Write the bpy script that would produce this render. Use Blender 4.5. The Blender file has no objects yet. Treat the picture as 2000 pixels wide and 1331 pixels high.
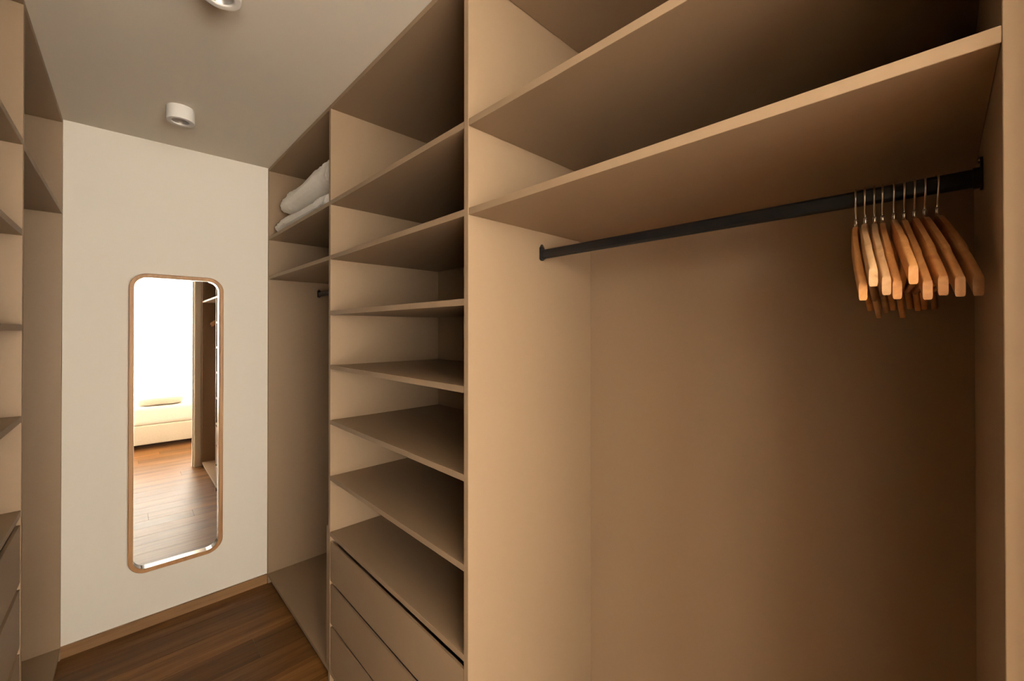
import bpy, bmesh, math, random
from mathutils import Vector, Matrix, noise

random.seed(7)
R = math.radians
scene = bpy.context.scene
COL = scene.collection

# ------------------------------------------------------------------ camera
cam_d = bpy.data.cameras.new('camera')
cam_d.sensor_fit = 'HORIZONTAL'
cam_d.sensor_width = 36.0
cam_d.lens = 810.44 / 2000 * 36.0
cam_d.shift_y = -23.3 / 2000
cam_d.clip_start = 0.01
cam = bpy.data.objects.new('camera', cam_d)
COL.objects.link(cam)
cam.location = (0, 0, 1.5172)
cam.rotation_euler = (R(90 + 0.27), 0, R(-44.009))
scene.camera = cam

# ------------------------------------------------------------------ daylight
SKY = (1.0, 0.895, 0.755)
SKY_STRENGTH = 25.0
world = bpy.data.worlds.new('world')
scene.world = world
world.use_nodes = True
bg = world.node_tree.nodes['Background']
bg.inputs['Color'].default_value = (*SKY, 1)
bg.inputs['Strength'].default_value = SKY_STRENGTH

WX0, WX1, WZ0, WZ1, WY = -2.40, 1.5, 0.04, 2.44, -3.25     # bedroom window opening
VX, VY0, VY1, VZ0, VZ1 = -2.60, -3.05, -1.80, 1.35, 2.44   # second window, in the bedroom's side wall
def portal(w, h, loc, rot):
    pd = bpy.data.lights.new('window_portal', 'AREA')
    pd.shape = 'RECTANGLE'; pd.size = w; pd.size_y = h
    pd.cycles.is_portal = True
    po = bpy.data.objects.new('window_portal', pd); COL.objects.link(po)
    po.location = loc; po.rotation_euler = rot
portal(WX1 - WX0, WZ1 - WZ0, ((WX0 + WX1) / 2, WY - 0.06, (WZ0 + WZ1) / 2), (R(90), 0, R(180)))       # faces +Y, into the room
portal(VY1 - VY0, VZ1 - VZ0, (VX - 0.06, (VY0 + VY1) / 2, (VZ0 + VZ1) / 2), (R(90), 0, R(90)))          # faces +X

vs = scene.view_settings
vs.view_transform = 'Standard'; vs.look = 'None'; vs.gamma = 1.0
vs.exposure = 0.0
vs.use_curve_mapping = False

# ------------------------------------------------------------------ materials
def mat(name, col, rough=0.5, metal=0.0, spec=0.5):
    m = bpy.data.materials.new(name); m.use_nodes = True
    b = m.node_tree.nodes['Principled BSDF']
    b.inputs['Base Color'].default_value = (*col, 1)
    b.inputs['Roughness'].default_value = rough
    b.inputs['Metallic'].default_value = metal
    b.inputs['Specular IOR Level'].default_value = spec
    return m, m.node_tree, b

def coords(nt, scale=(1, 1, 1), kind='Object'):
    tc = nt.nodes.new('ShaderNodeTexCoord'); mp = nt.nodes.new('ShaderNodeMapping')
    mp.inputs['Scale'].default_value = scale
    nt.links.new(tc.outputs[kind], mp.inputs['Vector'])
    return mp

def noise_tex(nt, vec, scale, detail=4, rough=0.55, dist=0.0):
    n = nt.nodes.new('ShaderNodeTexNoise')
    n.inputs['Scale'].default_value = scale; n.inputs['Detail'].default_value = detail
    n.inputs['Roughness'].default_value = rough; n.inputs['Distortion'].default_value = dist
    nt.links.new(vec.outputs[0], n.inputs['Vector'])
    return n

def ramp(nt, fac, stops):
    r = nt.nodes.new('ShaderNodeValToRGB')
    el = r.color_ramp.elements
    while len(el) < len(stops): el.new(0.5)
    for e, (p, c) in zip(el, stops):
        e.position = p; e.color = (*c, 1)
    nt.links.new(fac, r.inputs['Fac'])
    return r

def bump(nt, b, h, strength, dist=0.002):
    bp = nt.nodes.new('ShaderNodeBump')
    bp.inputs['Strength'].default_value = strength; bp.inputs['Distance'].default_value = dist
    nt.links.new(h, bp.inputs['Height']); nt.links.new(bp.outputs['Normal'], b.inputs['Normal'])

def mottled(name, c0, c1, rough, scale, bstr, spec=0.4, detail=5):
    m, nt, b = mat(name, c0, rough, 0, spec)
    n = noise_tex(nt, coords(nt), scale, detail)
    r = ramp(nt, n.outputs['Fac'], [(0.3, c0), (0.7, c1)])
    nt.links.new(r.outputs['Color'], b.inputs['Base Color'])
    if bstr: bump(nt, b, n.outputs['Fac'], bstr)
    return m

def wood(name, dark, mid, light, rough, axis='X', scale=1.0, vary=0.25, spec=0.5, relief=0.12):
    m, nt, b = mat(name, mid, rough, 0, spec)
    s = [26 * scale] * 3
    s['XYZ'.index(axis)] = 1.6 * scale
    oi = nt.nodes.new('ShaderNodeObjectInfo')
    mp = coords(nt, s)
    off = nt.nodes.new('ShaderNodeVectorMath'); off.operation = 'MULTIPLY'
    cmb = nt.nodes.new('ShaderNodeCombineXYZ')
    for k in range(3): nt.links.new(oi.outputs['Random'], cmb.inputs[k])
    off.inputs[1].default_value = (71, 37, 53)
    nt.links.new(cmb.outputs[0], off.inputs[0])
    add = nt.nodes.new('ShaderNodeVectorMath'); add.operation = 'ADD'
    nt.links.new(mp.outputs[0], add.inputs[0]); nt.links.new(off.outputs[0], add.inputs[1])
    n = noise_tex(nt, add, 1.0, 7, 0.62, 0.8)
    r = ramp(nt, n.outputs['Fac'], [(0.28, dark), (0.5, mid), (0.75, light)])
    hsv = nt.nodes.new('ShaderNodeHueSaturation')
    mr = nt.nodes.new('ShaderNodeMapRange')
    mr.inputs['To Min'].default_value = 1 - vary; mr.inputs['To Max'].default_value = 1 + vary
    nt.links.new(oi.outputs['Random'], mr.inputs['Value'])
    nt.links.new(mr.outputs['Result'], hsv.inputs['Value'])
    nt.links.new(r.outputs['Color'], hsv.inputs['Color'])
    nt.links.new(hsv.outputs['Color'], b.inputs['Base Color'])
    bump(nt, b, n.outputs['Fac'], relief, 0.001)
    return m

M = {}
M['laminate'] = mottled('taupe_laminate', (0.296, 0.205, 0.127), (0.302, 0.210, 0.131), 0.5, 60, 0.02, 0.35)
M['wall'] = mottled('white_wall_paint', (0.80, 0.755, 0.675), (0.805, 0.76, 0.68), 0.8, 30, 0.02, 0.2)
M['ceiling'] = mottled('white_ceiling_paint', (0.77, 0.705, 0.61), (0.78, 0.715, 0.62), 0.9, 12, 0.10, 0.15)
M['floor'] = wood('oiled_oak_plank', (0.095, 0.037, 0.008), (0.190, 0.085, 0.023), (0.28, 0.140, 0.046), 0.40, 'X', 0.75, 0.28, 0.22, 0.8)
M['gap'], _, _ = mat('dark_floor_joint', (0.02, 0.012, 0.006), 0.9)
M['skirting'] = wood('oak_skirting', (0.19, 0.095, 0.036), (0.27, 0.145, 0.06), (0.34, 0.19, 0.085), 0.45, 'X', 1.0, 0.05)
M['frame_wood'] = wood('mirror_frame_oak', (0.34, 0.16, 0.06), (0.46, 0.24, 0.10), (0.55, 0.31, 0.14), 0.45, 'Z', 1.0, 0.05)
M['hanger'] = wood('hanger_beech', (0.42, 0.175, 0.055), (0.60, 0.29, 0.10), (0.72, 0.40, 0.17), 0.42, 'X', 1.2, 0.22)
M['hanger_pale'] = wood('hanger_pale_beech', (0.30, 0.15, 0.06), (0.66, 0.40, 0.20), (0.80, 0.55, 0.32), 0.42, 'X', 0.8, 0.05)
M['mirror'], _, _ = mat('silvered_glass', (0.93, 0.93, 0.92), 0.0, 1.0)
M['chrome'], _, _ = mat('polished_steel', (0.75, 0.74, 0.72), 0.22, 1.0)
M['rim'], _, _ = mat('polished_rim', (0.74, 0.73, 0.71), 0.2, 1.0)
M['black'], _, _ = mat('black_powder_coat', (0.008, 0.008, 0.009), 0.38, 0.0, 0.45)
M['lamp_white'], _, _ = mat('white_lamp_enamel', (0.82, 0.79, 0.75), 0.45)
M['lamp_inner'], _, _ = mat('lamp_reflector', (0.55, 0.53, 0.5), 0.35, 0.6)
M['lens'], _, _ = mat('lamp_lens', (0.72, 0.70, 0.66), 0.25)
M['linen'] = mottled('white_linen', (0.84, 0.80, 0.74), (0.88, 0.84, 0.78), 0.9, 40, 0.35, 0.15)
M['valance'] = mottled('cream_bed_fabric', (0.62, 0.56, 0.47), (0.68, 0.62, 0.53), 0.9, 60, 0.2, 0.15)
M['dark'], _, _ = mat('dark_plinth', (0.03, 0.024, 0.018), 0.7)
M['casing'] = mottled('beige_door_casing', (0.82, 0.77, 0.68), (0.83, 0.78, 0.69), 0.5, 40, 0.02, 0.35)
M['win_frame'], _, _ = mat('white_window_frame', (0.8, 0.8, 0.78), 0.4)

def glass_mat():
    m = bpy.data.materials.new('window_glass'); m.use_nodes = True
    nt = m.node_tree; nt.nodes.clear()
    o = nt.nodes.new('ShaderNodeOutputMaterial'); mx = nt.nodes.new('ShaderNodeMixShader')
    t = nt.nodes.new('ShaderNodeBsdfTransparent'); g = nt.nodes.new('ShaderNodeBsdfGlossy')
    g.inputs['Roughness'].default_value = 0.02
    mx.inputs[0].default_value = 0.05
    nt.links.new(t.outputs[0], mx.inputs[1]); nt.links.new(g.outputs[0], mx.inputs[2])
    nt.links.new(mx.outputs[0], o.inputs[0])
    return m
M['glass'] = glass_mat()

def sheer_mat():
    m = bpy.data.materials.new('sheer_curtain'); m.use_nodes = True
    nt = m.node_tree; nt.nodes.clear()
    o = nt.nodes.new('ShaderNodeOutputMaterial'); mx = nt.nodes.new('ShaderNodeMixShader')
    t = nt.nodes.new('ShaderNodeBsdfTransparent'); g = nt.nodes.new('ShaderNodeBsdfTranslucent')
    g.inputs['Color'].default_value = (0.9, 0.89, 0.87, 1)
    mx.inputs[0].default_value = 0.3
    nt.links.new(t.outputs[0], mx.inputs[1]); nt.links.new(g.outputs[0], mx.inputs[2])
    nt.links.new(mx.outputs[0], o.inputs[0])
    return m
M['sheer'] = sheer_mat()

# ------------------------------------------------------------------ helpers
def link_mesh(name, bm, material, parent=None, smooth=False, loc=None):
    me = bpy.data.meshes.new(name)
    bmesh.ops.recalc_face_normals(bm, faces=bm.faces)
    bm.to_mesh(me); bm.free()
    if smooth:
        for p in me.polygons: p.use_smooth = True
    o = bpy.data.objects.new(name, me)
    me.materials.append(material)
    COL.objects.link(o)
    if parent: o.parent = parent
    if loc: o.location = loc
    return o

def bm_box(bm, x0, x1, y0, y1, z0, z1, bev=0.0):
    if x0 > x1: x0, x1 = x1, x0
    if y0 > y1: y0, y1 = y1, y0
    r = bmesh.ops.create_cube(bm, size=1.0)
    for v in r['verts']:
        v.co = Vector(((x0 + x1) / 2 + v.co.x * (x1 - x0), (y0 + y1) / 2 + v.co.y * (y1 - y0), (z0 + z1) / 2 + v.co.z * (z1 - z0)))
    if bev:
        ed = list({e for v in r['verts'] for e in v.link_edges})
        bmesh.ops.bevel(bm, geom=ed, offset=bev, segments=1, affect='EDGES')

def box(name, x0, x1, y0, y1, z0, z1, material, parent=None, bev=0.0):
    bm = bmesh.new(); bm_box(bm, x0, x1, y0, y1, z0, z1, bev)
    return link_mesh(name, bm, material, parent)

def empty(name, loc=(0, 0, 0), rotz=0.0):
    o = bpy.data.objects.new(name, None); COL.objects.link(o)
    o.location = loc; o.rotation_euler = (0, 0, rotz); o.empty_display_size = 0.1
    return o

def tag(o, label, cat, group=None):
    o['label'] = label; o['category'] = cat
    if group: o['group'] = group
    return o

def struct(o):
    o['kind'] = 'structure'
    return o

def bm_tube(bm, pts, rad, n=10, caps=True):
    """round tube along a polyline; rad a number or a list"""
    pts = [Vector(p) for p in pts]
    rads = rad if isinstance(rad, (list, tuple)) else [rad] * len(pts)
    rings = []; up = None
    for i, p in enumerate(pts):
        t = (pts[min(i + 1, len(pts) - 1)] - pts[max(i - 1, 0)]).normalized()
        if up is None:
            up = Vector((0, 0, 1)) if abs(t.z) < 0.9 else Vector((1, 0, 0))
        s = t.cross(up).normalized(); up = s.cross(t).normalized()
        rings.append([bm.verts.new(p + s * math.cos(2 * math.pi * k / n) * rads[i] + up * math.sin(2 * math.pi * k / n) * rads[i]) for k in range(n)])
    for a, b in zip(rings, rings[1:]):
        for k in range(n): bm.faces.new((a[k], a[(k + 1) % n], b[(k + 1) % n], b[k]))
    if caps:
        bm.faces.new(rings[0][::-1]); bm.faces.new(rings[-1])

def bm_lathe(bm, prof, n=48, close=False):
    """profile of (r, z) around the Z axis"""
    rings = []
    for r, z in prof:
        if r < 1e-6: rings.append([bm.verts.new((0, 0, z))])
        else: rings.append([bm.verts.new((r * math.cos(2 * math.pi * k / n), r * math.sin(2 * math.pi * k / n), z)) for k in range(n)])
    for a, b in zip(rings, rings[1:]):
        for k in range(n):
            k2 = (k + 1) % n
            if len(a) == 1: bm.faces.new((a[0], b[k], b[k2]))
            elif len(b) == 1: bm.faces.new((a[k], b[0], a[k2]))
            else: bm.faces.new((a[k], b[k], b[k2], a[k2]))

# ------------------------------------------------------------------ measures (metres, camera at x = y = 0)
H = 2.5                      # ceiling
FX = 0.68                    # front of the right-hand wardrobe
D = 0.552                    # inner depth
T = 0.0185                   # board thickness
YB_R, YB_L = 2.830, 2.837    # mirror wall at the right and left wardrobe
S = [2.080, 1.843, 1.603, 1.368, 1.131, 0.890, 0.650]     # shelf tops
ROOM_X0, ROOM_X1 = -2.6, 2.2
PY0, PY1 = -0.215, -0.115    # partition with the doorway
OP_X0, OP_X1, OP_Z = -0.262, 0.634, 2.40

# ------------------------------------------------------------------ structure
floor = struct(box('floor', ROOM_X0, ROOM_X1, WY, 3.0, -0.06, -0.014, M['gap']))
PW = 0.16
plank_mesh = {}
rows = range(-37, 5)
for rrow in rows:
    y0 = 2.20 + PW * rrow
    y1 = y0 + PW
    if y0 < WY: continue
    xa, xb = (ROOM_X0, ROOM_X1) if y0 < PY1 else (-0.8, 1.26)
    if rrow == 0: cuts = [0.506]
    elif rrow in (-4, -3, -2, -1, 1, 2, 3): cuts = []
    else:
        rnd = random.Random(rrow * 31 + 5)
        cuts = []
        c = xa + rnd.uniform(0.4, 1.9)
        while c < xb - 0.15:
            cuts.append(c); c += rnd.uniform(1.3, 2.0)
    xs = [xa] + cuts + [xb]
    for q0, q1 in zip(xs, xs[1:]):
        bm = bmesh.new()
        L = q1 - q0
        bm_box(bm, -L / 2 + 0.0006, L / 2 - 0.0006, -PW / 2 + 0.0006, min(y1, 2.9) - y0 - PW / 2 - 0.0006, -0.0138, 0.0, 0.0005)
        link_mesh('plank', bm, M['floor'], floor, loc=((q0 + q1) / 2, y0 + PW / 2, 0))

struct(box('ceiling', ROOM_X0 - 0.1, ROOM_X1 + 0.1, WY - 0.1, 3.0, H, H + 0.08, M['ceiling']))

def skew_wall(name, x0, x1, z0, z1, th, material, front=0.0):
    """box whose front follows the mirror wall; front = offset towards the room"""
    k = (YB_R - YB_L) / (FX + 0.1634)
    f = lambda x: YB_R + (x - FX) * k - front
    bm = bmesh.new()
    vs_ = [bm.verts.new(p) for p in [(x0, f(x0), z0), (x1, f(x1), z0), (x1, f(x1) + th, z0), (x0, f(x0) + th, z0),
                                     (x0, f(x0), z1), (x1, f(x1), z1), (x1, f(x1) + th, z1), (x0, f(x0) + th, z1)]]
    for q in [(0, 1, 2, 3), (4, 5, 6, 7), (0, 1, 5, 4), (1, 2, 6, 5), (2, 3, 7, 6), (3, 0, 4, 7)]:
        bm.faces.new([vs_[i] for i in q])
    return link_mesh(name, bm, material)

struct(skew_wall('wall_back', -0.95, 1.40, 0, H, 0.15, M['wall']))
bb = struct(skew_wall('baseboard_back', -0.1640, FX - 0.002, 0.0, 0.053, 0.0125, M['skirting'], 0.013))
struct(box('wall_right', 1.262, 1.36, PY1, 2.82, 0, H, M['wall']))
struct(box('wall_left', -0.98, -0.86, PY1, 2.82, 0, H, M['wall']))

bm = bmesh.new()                       # partition between closet and bedroom, with the doorway
bm_box(bm, ROOM_X0, OP_X0, PY0, PY1, 0, H)
bm_box(bm, OP_X1, ROOM_X1, PY0, PY1, 0, H)
bm_box(bm, OP_X0, OP_X1, PY0, PY1, OP_Z, H)
struct(link_mesh('wall_front', bm, M['wall']))

d1 = struct(empty('door_1', ((OP_X0 + OP_X1) / 2, (PY0 + PY1) / 2, 0)))
def dbox(name, x0, x1, y0, y1, z0, z1, bev=0.001):
    cx, cy = d1.location.x, d1.location.y
    return box(name, x0 - cx, x1 - cx, y0 - cy, y1 - cy, z0, z1, M['casing'], d1, bev)
for sgn, xo in ((1, OP_X1), (-1, OP_X0)):
    dbox('jamb_lining', xo - sgn * 0.018, xo - sgn * 0.0004, PY0 - 0.002, PY1 + 0.004, 0.0006, OP_Z - 0.0185)
    dbox('door_stop', xo - sgn * 0.031, xo - sgn * 0.0182, PY0 + 0.030, PY1 - 0.034, 0.0006, OP_Z - 0.031)
    dbox('casing', xo - sgn * 0.012, xo + sgn * 0.042, PY1 + 0.0044, PY1 + 0.0160, 0.0006, OP_Z + 0.04) if sgn > 0 else None
    dbox('casing', xo - sgn * 0.010, xo + sgn * 0.060, PY0 - 0.016, PY0 - 0.0022, 0.0006, OP_Z + 0.05)
dbox('head_lining', OP_X0 + 0.0004, OP_X1 - 0.0004, PY0 - 0.002, PY1 + 0.004, OP_Z - 0.018, OP_Z - 0.0004)

# bedroom shell
bm = bmesh.new()
bm_box(bm, VX - 0.1, VX, WY, VY0, 0, H)
bm_box(bm, VX - 0.1, VX, VY1, PY1, 0, H)
bm_box(bm, VX - 0.1, VX, VY0, VY1, 0, VZ0)
bm_box(bm, VX - 0.1, VX, VY0, VY1, VZ1, H)
struct(link_mesh('wall_bedroom_left', bm, M['wall']))
struct(box('wall_bedroom_right', ROOM_X1, ROOM_X1 + 0.1, WY, PY1, 0, H, M['wall']))
bm = bmesh.new()
bm_box(bm, ROOM_X0 - 0.1, WX0, WY - 0.1, WY, 0, H)
bm_box(bm, WX1, ROOM_X1 + 0.1, WY - 0.1, WY, 0, H)
bm_box(bm, WX0, WX1, WY - 0.1, WY, 0, WZ0)
bm_box(bm, WX0, WX1, WY - 0.1, WY, WZ1, H)
struct(link_mesh('wall_window', bm, M['wall']))

def window(name, loc, rotz, width, height, panes):
    w1 = struct(empty(name, loc, rotz))
    bm = bmesh.new()
    hw = width / 2 - 0.0006; hh = height - 0.0006
    bm_box(bm, -hw, -hw + 0.05, -0.03, 0.03, 0.0006, hh)
    bm_box(bm, hw - 0.05, hw, -0.03, 0.03, 0.0006, hh)
    bm_box(bm, -hw + 0.05, hw - 0.05, -0.03, 0.03, 0.0006, 0.05)
    bm_box(bm, -hw + 0.05, hw - 0.05, -0.03, 0.03, hh - 0.05, hh)
    link_mesh('window_frame', bm, M['win_frame'], w1)
    for k in range(panes):
        xa = -hw + 0.05 + k * (2 * hw - 0.1) / panes
        xb = xa + (2 * hw - 0.1) / panes
        if k: box('mullion', xa - 0.02, xa + 0.02, -0.025, 0.025, 0.05, hh - 0.05, M['win_frame'], w1)
        box('pane', xa + 0.02, xb - 0.02, -0.003, 0.003, 0.05, hh - 0.05, M['glass'], w1)
window('window_1', ((WX0 + WX1) / 2, WY - 0.05, WZ0), 0, WX1 - WX0, WZ1 - WZ0, 3)
window('window_2', (VX - 0.05, (VY0 + VY1) / 2, VZ0), R(90), VY1 - VY0, VZ1 - VZ0, 2)

# ------------------------------------------------------------------ wardrobes
def wardrobe(name, sgn, fx, y0, y1, side_lo, side_hi, shelves, drawers, label, group=None, rot=0.0, shelf_off=0.0005):
    """one carcass section. sgn +1: opens towards -X. side_lo / side_hi: has its own upright at that end."""
    u = empty(name, (fx, y0, 0), rot)
    tag(u, label, 'wardrobe', group)
    W = y1 - y0
    lam = M['laminate']
    def b(nm, x0, x1, ya, yb, z0, z1, bev=0.0007, m=lam, par=u):
        return box(nm, sgn * x0, sgn * x1, ya, yb, z0, z1, m, par, bev)
    ya = T if side_lo else 0.0006
    yb = W - T if side_hi else W - 0.0006
    if side_lo: b('side_panel', 0, D, 0, T, 0.0005, H - 0.004)
    if side_hi: b('side_panel', 0, D, W - T, W, 0.0005, H - 0.004)
    e = 0.0003
    b('back_panel', D, D + 0.008, 0, W, 0.0005, H - 0.004, 0)
    b('top_panel', 0.0005, D, ya + e, yb - e, H - 0.004 - T, H - 0.004)
    b('base_panel', 0.0005, D, ya + e, yb - e, 0.060 - T, 0.060)
    b('plinth', 0.018, 0.034, ya + e, yb - e, 0.0005, 0.060 - T - 0.0005, 0, M['dark'])
    for z in shelves:
        b('shelf', shelf_off, D, ya + e, yb - e, z - T, z)
    for (zb, zt) in drawers:
        bm = bmesh.new()
        # front board, chamfered along its upper inner edge as a finger pull
        x0, x1 = sgn * 0.0012, sgn * 0.0200
        xm = sgn * 0.0085
        p = [(x0, zb), (x1, zb), (x1, zt - 0.014), (xm, zt), (x0, zt)]
        A_ = [bm.verts.new((x, ya + 0.0022, z)) for x, z in p]
        B_ = [bm.verts.new((x, yb - 0.0022, z)) for x, z in p]
        bm.faces.new(A_); bm.faces.new(B_[::-1])
        for k in range(5): bm.faces.new((A_[k], A_[(k + 1) % 5], B_[(k + 1) % 5], B_[k]))
        dr = link_mesh('drawer', bm, lam, u)
        bm = bmesh.new()                                    # the box behind the front
        q0, q1 = ya + 0.014, yb - 0.014
        bm_box(bm, sgn * 0.0202, sgn * 0.48, q0, q0 + 0.012, zb + 0.01, zt - 0.035)
        bm_box(bm, sgn * 0.0202, sgn * 0.48, q1 - 0.012, q1, zb + 0.01, zt - 0.035)
        bm_box(bm, sgn * 0.468, sgn * 0.48, q0 + 0.0122, q1 - 0.0122, zb + 0.01, zt - 0.035)
        bm_box(bm, sgn * 0.0202, sgn * 0.467, q0 + 0.0122, q1 - 0.0122, zb + 0.01, zb + 0.02)
        link_mesh('drawer_box', bm, lam, dr)
    return u, ya, yb

def oval(n, a, bb_):
    return [(a * math.cos(2 * math.pi * k / n), bb_ * math.sin(2 * math.pi * k / n)) for k in range(n)]

def clothes_rail(u, x, z, ya, yb):
    """flat oval rail with an end socket screwed to each upright; parts of the wardrobe u"""
    bm = bmesh.new()
    pr = []
    hw_, hh_ = 0.0075, 0.0145
    for k in range(24):
        t = 2 * math.pi * k / 24
        c, s = math.cos(t), math.sin(t)
        pr.append((hw_ * c, (hh_ - hw_) * (1 if s > 0.001 else -1 if s < -0.001 else 0) + hw_ * s))
    A_ = [bm.verts.new((x + p, ya + 0.004, z + q)) for p, q in pr]
    B_ = [bm.verts.new((x + p, yb - 0.004, z + q)) for p, q in pr]
    bm.faces.new(A_); bm.faces.new(B_[::-1])
    for k in range(24): bm.faces.new((A_[k], A_[(k + 1) % 24], B_[(k + 1) % 24], B_[k]))
    rail = link_mesh('clothes_rail', bm, M['black'], u)
    for yy, s in ((ya, 1), (yb, -1)):
        bm = bmesh.new()
        out = [(0.0125 * math.cos(t), 0.022 + 0.0 + 0.0125 * math.sin(t)) for t in [math.pi * k / 8 for k in range(9)]]
        low = [(0.0105 * math.cos(t), -0.012 + 0.0075 * math.sin(t)) for t in [math.pi + math.pi * k / 8 for k in range(9)]]
        out = [(px * (0.62 if pz > 0.026 else 0.85), pz * 0.93) for px, pz in out]
        ring = out + low
        A_ = [bm.verts.new((x + p, yy + s * 0.0003, z + q)) for p, q in ring]
        B_ = [bm.verts.new((x + p, yy + s * 0.0035, z + q)) for p, q in ring]
        bm.faces.new(A_); bm.faces.new(B_[::-1])
        n = len(ring)
        for k in range(n): bm.faces.new((A_[k], A_[(k + 1) % n], B_[(k + 1) % n], B_[k]))
        # collar that holds the rail
        A_ = [bm.verts.new((x + p * 1.28, yy + s * 0.0035, z + q * 1.13)) for p, q in pr]
        B_ = [bm.verts.new((x + p * 1.28, yy + s * 0.0110, z + q * 1.13)) for p, q in pr]
        bm.faces.new(A_); bm.faces.new(B_[::-1])
        for k in range(24): bm.faces.new((A_[k], A_[(k + 1) % 24], B_[(k + 1) % 24], B_[k]))
        br = link_mesh('rail_bracket', bm, M['black'], rail)
        bm = bmesh.new()
        bm_tube(bm, [(x, yy + s * 0.0036, z + 0.0255), (x, yy + s * 0.0052, z + 0.0255)], [0.0036, 0.0026], 12)
        sc = link_mesh('screw', bm, M['chrome'], br)
        br.parent = rail; sc.parent = u
    return rail

YC0 = -0.0457 - T
Y2 = 0.871; Y1 = 1.8301 + 0.020
# hanging section nearest the doorway: its own end panel, divider belongs to the shelf section
uC, ca, cb = wardrobe('wardrobe', 1, FX, YC0, Y2 - 0.0004, True, False, S[:2], [],
                      'taupe open wardrobe section with wooden hangers on its black clothes rail')
box('scribe_strip', 0.010, 0.030, PY1 + 0.0005 - YC0, -0.0006, 0.0006, H - 0.004, M['laminate'], uC, 0.0007)
clothes_rail(uC, 0.290, 1.755, ca, cb + 0.0006)

uB, ba, bb2 = wardrobe('wardrobe', 1, FX, Y2, Y1, True, True, S, [(0.442, 0.610), (0.2596, 0.4244), (0.064, 0.242)],
                       'taupe wardrobe section of seven shelves above three drawers, between two hanging sections')
uA, aa, ab = wardrobe('wardrobe', 1, FX, Y1 + 0.0004, 2.8285, False, True, S[:2], [],
                      'taupe hanging wardrobe section with white folded bedding on its upper shelf')
clothes_rail(uA, 0.290, 1.750, 0.0, ab)
box('filler_panel', 0.0015, 0.50, 0.0008, 0.0245, 0.0608, 0.665, M['laminate'], uA, 0.0007)

# left-hand wardrobe, turned a little
LROT = -0.0258
def lp(y):                                     # front line of the left wardrobe
    return -0.1634 - (2.837 - y) * 0.0258
LS = [2.082, 1.815, 1.535, 1.266, 0.990]
wardrobe('wardrobe', -1, lp(1.8948), 1.8955, 2.833, False, True, [2.074], [],
         'taupe open wardrobe section with a single high shelf, across from the folded bedding', rot=LROT)
wardrobe('wardrobe', -1, lp(0.95), 0.950, 1.8950, True, True, LS,
         [(0.780, 0.948), (0.592, 0.760), (0.404, 0.572), (0.216, 0.384), (0.064, 0.196)],
         'taupe wardrobe section of five shelves above drawers, across the aisle', rot=LROT)
uF, fa, fb = wardrobe('wardrobe', -1, lp(-0.03), -0.03, 0.9494, True, False, [2.074, 1.815], [],
         'empty taupe hanging wardrobe section across from the wooden hangers', rot=LROT)

# ------------------------------------------------------------------ mirror
def rounded_rect(w, h, r, n=10):
    pts = []
    for cx, cz, a0 in ((w / 2 - r, h / 2 - r, 0), (-w / 2 + r, h / 2 - r, 90), (-w / 2 + r, -h / 2 + r, 180), (w / 2 - r, -h / 2 + r, 270)):
        for k in range(n + 1):
            t = R(a0 + 90 * k / n)
            pts.append((cx + r * math.cos(t), cz + r * math.sin(t)))
    return pts

def bm_rings(bm, rings, close_last=False):
    vv = [[bm.verts.new(p) for p in ring] for ring in rings]
    n = len(vv[0])
    for a, b in zip(vv, vv[1:]):
        for k in range(n): bm.faces.new((a[k], a[(k + 1) % n], b[(k + 1) % n], b[k]))
    if close_last: bm.faces.new(vv[-1])
    return vv

MX, MZ, MW, MH = 0.258, 1.0485, 0.390, 1.516
ywall = YB_R + (MX - FX) * (YB_R - YB_L) / (FX + 0.1634)
mir = empty('wall_mirror', (MX, ywall - 0.0004, MZ - MH / 2), math.atan((YB_R - YB_L) / (FX + 0.1634)))
tag(mir, 'tall narrow wall mirror with rounded corners in a thin oak frame', 'mirror')
fd = 0.034; fw = 0.019; cr = 0.072
zc_ = MH / 2
def rr(inset, y):
    return [(x, y, z + zc_) for x, z in rounded_rect(MW - 2 * inset, MH - 2 * inset, cr - inset)]
bm = bmesh.new()
bm_rings(bm, [rr(0, -0.0002), rr(0, -fd + 0.003), rr(0.003, -fd), rr(fw - 0.003, -fd), rr(fw, -fd + 0.003), rr(fw, -0.0002), rr(0, -0.0002)])
bmesh.ops.remove_doubles(bm, verts=bm.verts, dist=1e-5)
link_mesh('mirror_frame', bm, M['frame_wood'], mir)
bm = bmesh.new()                                 # polished metal lining inside the recess
bm_rings(bm, [rr(fw + 0.0002, -0.006), rr(fw + 0.0002, -fd + 0.007), rr(fw + 0.0014, -fd + 0.007), rr(fw + 0.0014, -0.006), rr(fw + 0.0002, -0.006)])
bmesh.ops.remove_doubles(bm, verts=bm.verts, dist=1e-5)
link_mesh('inner_rim', bm, M['rim'], mir)['label'] = 'polished silver lining inside the oak frame'
bm = bmesh.new()
bm_rings(bm, [rr(fw + 0.0003, -0.001), rr(fw + 0.0003, -0.0055)], True)
link_mesh('mirror_glass', bm, M['mirror'], mir)

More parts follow.
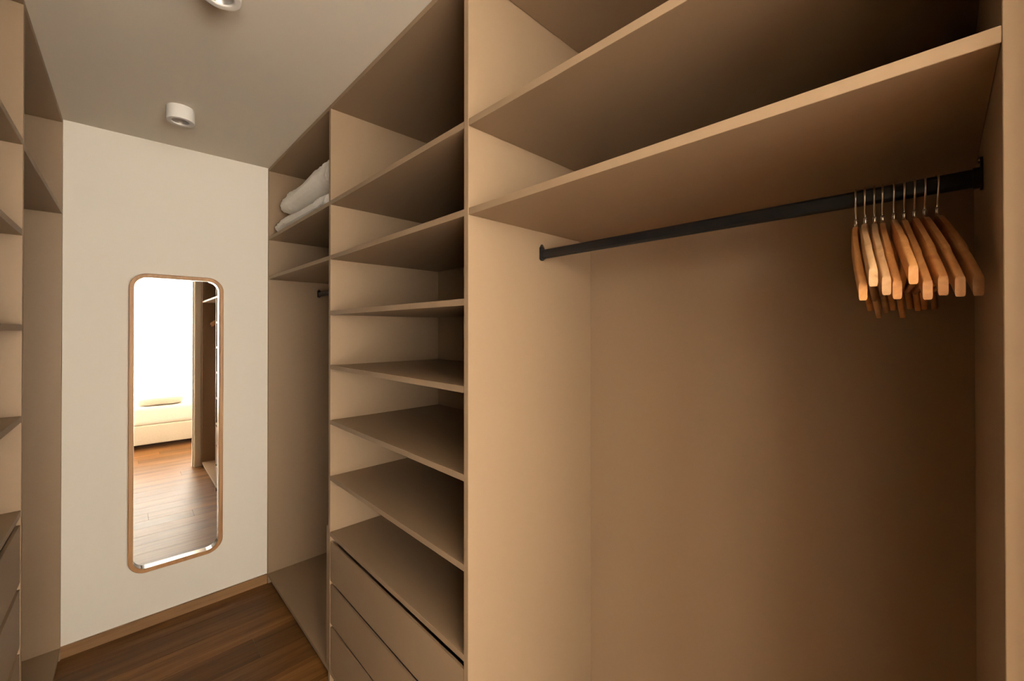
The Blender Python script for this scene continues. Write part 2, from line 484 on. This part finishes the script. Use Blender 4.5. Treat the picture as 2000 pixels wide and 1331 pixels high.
# ------------------------------------------------------------------ ceiling lamps
def ceiling_lamp(x, y, label):
    e = empty('ceiling_spotlight', (x, y, H - 0.0005))
    tag(e, label, 'ceiling light', 'ceiling spotlights')
    bm = bmesh.new()
    bm_lathe(bm, [(0, 0), (0.049, 0), (0.050, -0.002), (0.050, -0.058), (0.0485, -0.060), (0.034, -0.060), (0.032, -0.0585), (0.0315, -0.050)])
    o = link_mesh('lamp_body', bm, M['lamp_white'], e, True)
    bm = bmesh.new()
    bm_lathe(bm, [(0.0313, -0.056), (0.024, -0.040), (0.022, -0.0385)])
    link_mesh('reflector', bm, M['lamp_inner'], e, True)
    bm = bmesh.new()
    bm_lathe(bm, [(0.0222, -0.0387), (0.015, -0.0410), (0, -0.042)])
    link_mesh('lens', bm, M['lens'], e, True)
    for ch in e.children:
        if ch.name.startswith('lamp_body'):
            md = ch.modifiers.new('edge', 'EDGE_SPLIT'); md.split_angle = R(35)
ceiling_lamp(0.218, 2.335, 'white cylinder spotlight on the ceiling just in front of the mirror wall')
ceiling_lamp(0.214, 1.384, 'white cylinder spotlight on the ceiling further out from the mirror wall')

# ------------------------------------------------------------------ folded bedding on the far shelf
def soft_block(name, w, d, h, seed, label, loc, rotz=0, sag=0.0, material=None, cat='bedding', wr=0.006, ex=(4, 4, 2.6), group=None, nseg=40, lean=0.0, freq=9, crease=0.0):
    """soft folded slab: superellipsoid with creases; w along local Y, d along local X; rests on z = 0"""
    bm = bmesh.new()
    nu, nv = nseg, nseg // 2
    def sp(c, p): return math.copysign(abs(c) ** (2 / p), c)
    rings = []
    for j in range(nv + 1):
        ph = -math.pi / 2 + math.pi * j / nv
        ring = []
        for i in range(nu):
            th = 2 * math.pi * i / nu
            x = sp(math.cos(ph), ex[2]) * sp(math.cos(th), ex[0]) * d / 2
            y = sp(math.cos(ph), ex[2]) * sp(math.sin(th), ex[1]) * w / 2
            z = sp(math.sin(ph), ex[2]) * h / 2
            p = Vector((x, y, z))
            nz = noise.noise(Vector((x * freq + seed, y * freq * .7, z * freq * 1.6))) * 1.0 + 0.5 * noise.noise(Vector((x * freq * 2.3, y * freq * 2.1 + seed, z * freq * 3)))
            if crease:                                # ridged folds running mostly across the slab
                q = Vector((x * 7 + seed, y * 15 - x * 9, z * 16))
                rg = 1 - abs(noise.noise(q) * 2.2)
                q2 = Vector((x * 16, y * 30 + seed * 2 + x * 22, z * 34))
                rg2 = 1 - abs(noise.noise(q2) * 2.2)
                nz += crease * (max(rg, 0) ** 3 + 0.5 * max(rg2, 0) ** 3)
            nrm = Vector((x / d, y / w, z / h)).normalized() if p.length > 0 else Vector((0, 0, 1))
            p += nrm * nz * wr
            ty = (y / w + 0.5)
            z2 = (p.z + h / 2) * (1 + lean * (0.5 - ty)) + sag * ty
            ring.append(bm.verts.new((p.x, p.y, max(z2, 0.0))))
        rings.append(ring)
    for a, b in zip(rings, rings[1:]):
        for k in range(nu): bm.faces.new((a[k], a[(k + 1) % nu], b[(k + 1) % nu], b[k]))
    bmesh.ops.remove_doubles(bm, verts=bm.verts, dist=1e-5)
    o = link_mesh(name, bm, material or M['linen'], None, True)
    o.location = loc; o.rotation_euler = (0, 0, rotz)
    return tag(o, label, cat, group)

soft_block('folded_duvet', 0.88, 0.46, 0.085, 3.1, 'flat folded white duvet lying directly on the upper wardrobe shelf', (FX + 0.246, 2.335, S[0] + 0.0004), R(1), wr=0.006, ex=(8, 8, 2.8), nseg=240, freq=13, crease=1.6)
soft_block('folded_duvet', 0.86, 0.44, 0.150, 8.7, 'thick folded white duvet on top of the flat one', (FX + 0.246, 2.325, S[0] + 0.103), R(1), wr=0.008, ex=(6, 7, 2.3), nseg=240, lean=0.45, freq=11, crease=1.0)

# ------------------------------------------------------------------ hangers
def make_hanger(name, label, group, hook_xy, rail_z, yaw, tilt, pale=False, arm=0.215):
    """origin at the top of the rail where the hook rests"""
    e = empty(name, (hook_xy[0], hook_xy[1], rail_z + 0.0007))
    e.rotation_euler = (0, tilt, yaw)
    tag(e, label, 'clothes hanger', group)
    wm = M['hanger_pale'] if pale else M['hanger']
    top = -0.066                                 # top of the wooden body
    bm = bmesh.new()
    N = 50; rings = []
    for i in range(N + 1):
        uu = -1 + 2 * i / N
        a_ = abs(uu); af = (math.sqrt(a_ * a_ + 0.012) - 0.1095) / 0.8964
        x = arm * uu
        drop = 0.092 * (af ** 1.1) + 0.024 * a_ ** 5
        yb_ = -0.015 * a_ ** 2.4
        th = 0.0047           # half thickness
        hh_ = 0.0175 - 0.003 * a_                 # half height
        cz = top - hh_ - drop
        if a_ > 0.76: hh_ -= 0.0018; cz -= 0.0018
        ring = []
        for k in range(12):
            t = 2 * math.pi * (k + 0.5) / 12
            c, s = math.cos(t), math.sin(t)
            ring.append(bm.verts.new((x, yb_ + th * math.copysign(abs(c) ** 0.3, c), cz + hh_ * math.copysign(abs(s) ** 0.4, s))))
        rings.append(ring)
    for a, b in zip(rings, rings[1:]):
        for k in range(12): bm.faces.new((a[k], a[(k + 1) % 12], b[(k + 1) % 12], b[k]))
    bm.faces.new(rings[0][::-1]); bm.faces.new(rings[-1])
    o = link_mesh('hanger_body', bm, wm, e, True)
    md = o.modifiers.new('edge', 'EDGE_SPLIT'); md.split_angle = R(50)
    bm = bmesh.new()                             # trouser bar
    zb = top - 0.030 - 0.080
    ub = 0.80
    bm_tube(bm, [(-arm * ub, -0.015 * ub ** 2.4, zb), (arm * ub, -0.015 * ub ** 2.4, zb)], 0.0045, 10)
    link_mesh('trouser_bar', bm, wm, e, True)
    bm = bmesh.new()                             # hook
    r_ = 0.0190
    cz = -r_ + 0.0016
    pts = [(0, 0, top - 0.006), (0, 0, -0.050), (-0.004, 0, -0.043), (-0.012, 0, -0.034)]
    for k in range(13):
        t = R(215 - 20.0 * k)
        pts.append((r_ * math.cos(t), 0, cz + r_ * math.sin(t)))
    bm_tube(bm, pts, 0.0016, 8)
    link_mesh('hook', bm, M['chrome'], e, True)
    bm = bmesh.new()
    bm_tube(bm, [(0, 0, top - 0.002), (0, 0, top + 0.012), (0, 0, top + 0.0145)], [0.0030, 0.0030, 0.0022], 12)
    link_mesh('hook_collar', bm, M['chrome'], e, True)
    return e

RX, RZ = FX + 0.290, 1.755 + 0.0145
hook_px = [1673, 1691, 1709, 1725, 1747, 1767, 1787, 1807, 1832]
end_px = [1686, 1707, 1732, 1753, 1783, 1813, 1842, 1876, 1912]
tilt_d = [0, 4.5, 1.5, 0, 4.5, -0.6, 0.6, 0, 0]
def px_theta(u): return R(44.009) + math.atan((u - 1000) / 810.44)
labels = ['reddish wooden hanger at the open end of the row, away from the end panel',
          'pale wooden hanger with dark grain streaks, second from the open end of the row',
          'light wooden hanger, third from the open end of the row',
          'orange-brown wooden hanger, fourth from the open end of the row',
          'wooden hanger tipped upward in the middle of the row of nine',
          'wooden hanger, fourth from the wardrobe end panel',
          'wooden hanger, third from the wardrobe end panel',
          'wooden hanger, second from the wardrobe end panel',
          'wooden hanger nearest the wardrobe end panel, set slightly apart from the rest']
for i in range(9):
    hy = RX / math.tan(px_theta(hook_px[i]))
    t = math.tan(px_theta(end_px[i]))
    best = None
    for k in range(-300, 301):                   # turn of the hanger that brings its end to where the photo shows it
        al = R(k * 0.1)
        lx, ly = -0.215, -0.015
        ex_ = RX + lx * math.cos(al) - ly * math.sin(al)
        ey_ = hy + lx * math.sin(al) + ly * math.cos(al)
        err = abs(ey_ - ex_ / t)
        if best is None or err < best[0]: best = (err, al)
    make_hanger('clothes_hanger', labels[i], 'wooden hangers on the black rail', (RX, hy), RZ, best[1], R(tilt_d[i]), pale=(i in (1, 2)))

# ------------------------------------------------------------------ bedroom seen in the mirror
BX0, BX1, BY0, BY1 = -0.40, 1.75, -2.92, -1.42
bed = empty('bed', ((BX0 + BX1) / 2, (BY0 + BY1) / 2, 0))
tag(bed, 'low bed with white mattress and cream base reflected in the mirror', 'bed')
lx, ly = (BX1 - BX0) / 2, (BY1 - BY0) / 2
def rbox(name, x, y, z0, z1, material, bev, seg=3):
    bm = bmesh.new()
    r = bmesh.ops.create_cube(bm, size=1)
    for v in r['verts']: v.co = Vector((v.co.x * 2 * x, v.co.y * 2 * y, z0 + (v.co.z + .5) * (z1 - z0)))
    bmesh.ops.bevel(bm, geom=bm.edges[:], offset=bev, segments=seg, affect='EDGES', profile=0.6)
    return link_mesh(name, bm, material, bed, True)
rbox('bed_base', lx, ly, 0.055, 0.30, M['valance'], 0.015)
rbox('mattress', lx - 0.005, ly - 0.005, 0.3005, 0.53, M['linen'], 0.05, 4)
for sx in (-1, 1):
    for sy in (-1, 1):
        box('leg', sx * (lx - 0.2) - 0.03, sx * (lx - 0.2) + 0.03, sy * (ly - 0.2) - 0.03, sy * (ly - 0.2) + 0.03, 0.0004, 0.0548, M['dark'], bed)
soft_block('pillow', 0.40, 0.50, 0.12, 5.5, 'flat cream pillow on the bed reflected in the mirror', (0.40, -1.66, 0.5302), 0, cat='pillow', ex=(3.2, 3.2, 3.4), wr=0.004, material=M['valance'])

def curtain(x0, x1, label):
    bm = bmesh.new()
    n = int((x1 - x0) / 0.012); rows_ = 8
    z0, z1 = 0.012, 2.456
    grid = []
    for i in range(n + 1):
        x = x0 + (x1 - x0) * i / n
        col = []
        for j in range(rows_ + 1):
            z = z0 + (z1 - z0) * j / rows_
            y = WY + 0.12 + 0.022 * math.sin(x * 52 + 0.6 * math.sin(x * 7)) * (1.15 - 0.35 * j / rows_)
            col.append(bm.verts.new((x, y, z)))
        grid.append(col)
    for i in range(n):
        for j in range(rows_): bm.faces.new((grid[i][j], grid[i + 1][j], grid[i + 1][j + 1], grid[i][j + 1]))
    o = link_mesh('sheer_curtain', bm, M['sheer'], None, True)
    tag(o, label, 'curtain')
curtain(-2.50, -0.32, 'white sheer curtain hanging beside the bed at the bright bedroom window')
curtain(-0.30, 1.68, 'white sheer curtain behind the bed at the bright bedroom window')
bm = bmesh.new(); bm_tube(bm, [(-2.55, WY + 0.12, 2.468), (1.8, WY + 0.12, 2.468)], 0.011, 12)
for x in (-2.4, 1.65): bm_box(bm, x - 0.01, x + 0.01, WY + 0.0005, WY + 0.12, 2.463, 2.473)
tag(link_mesh('curtain_rail', bm, M['win_frame'], None, False), 'white curtain rail above the bedroom window', 'curtain rail')
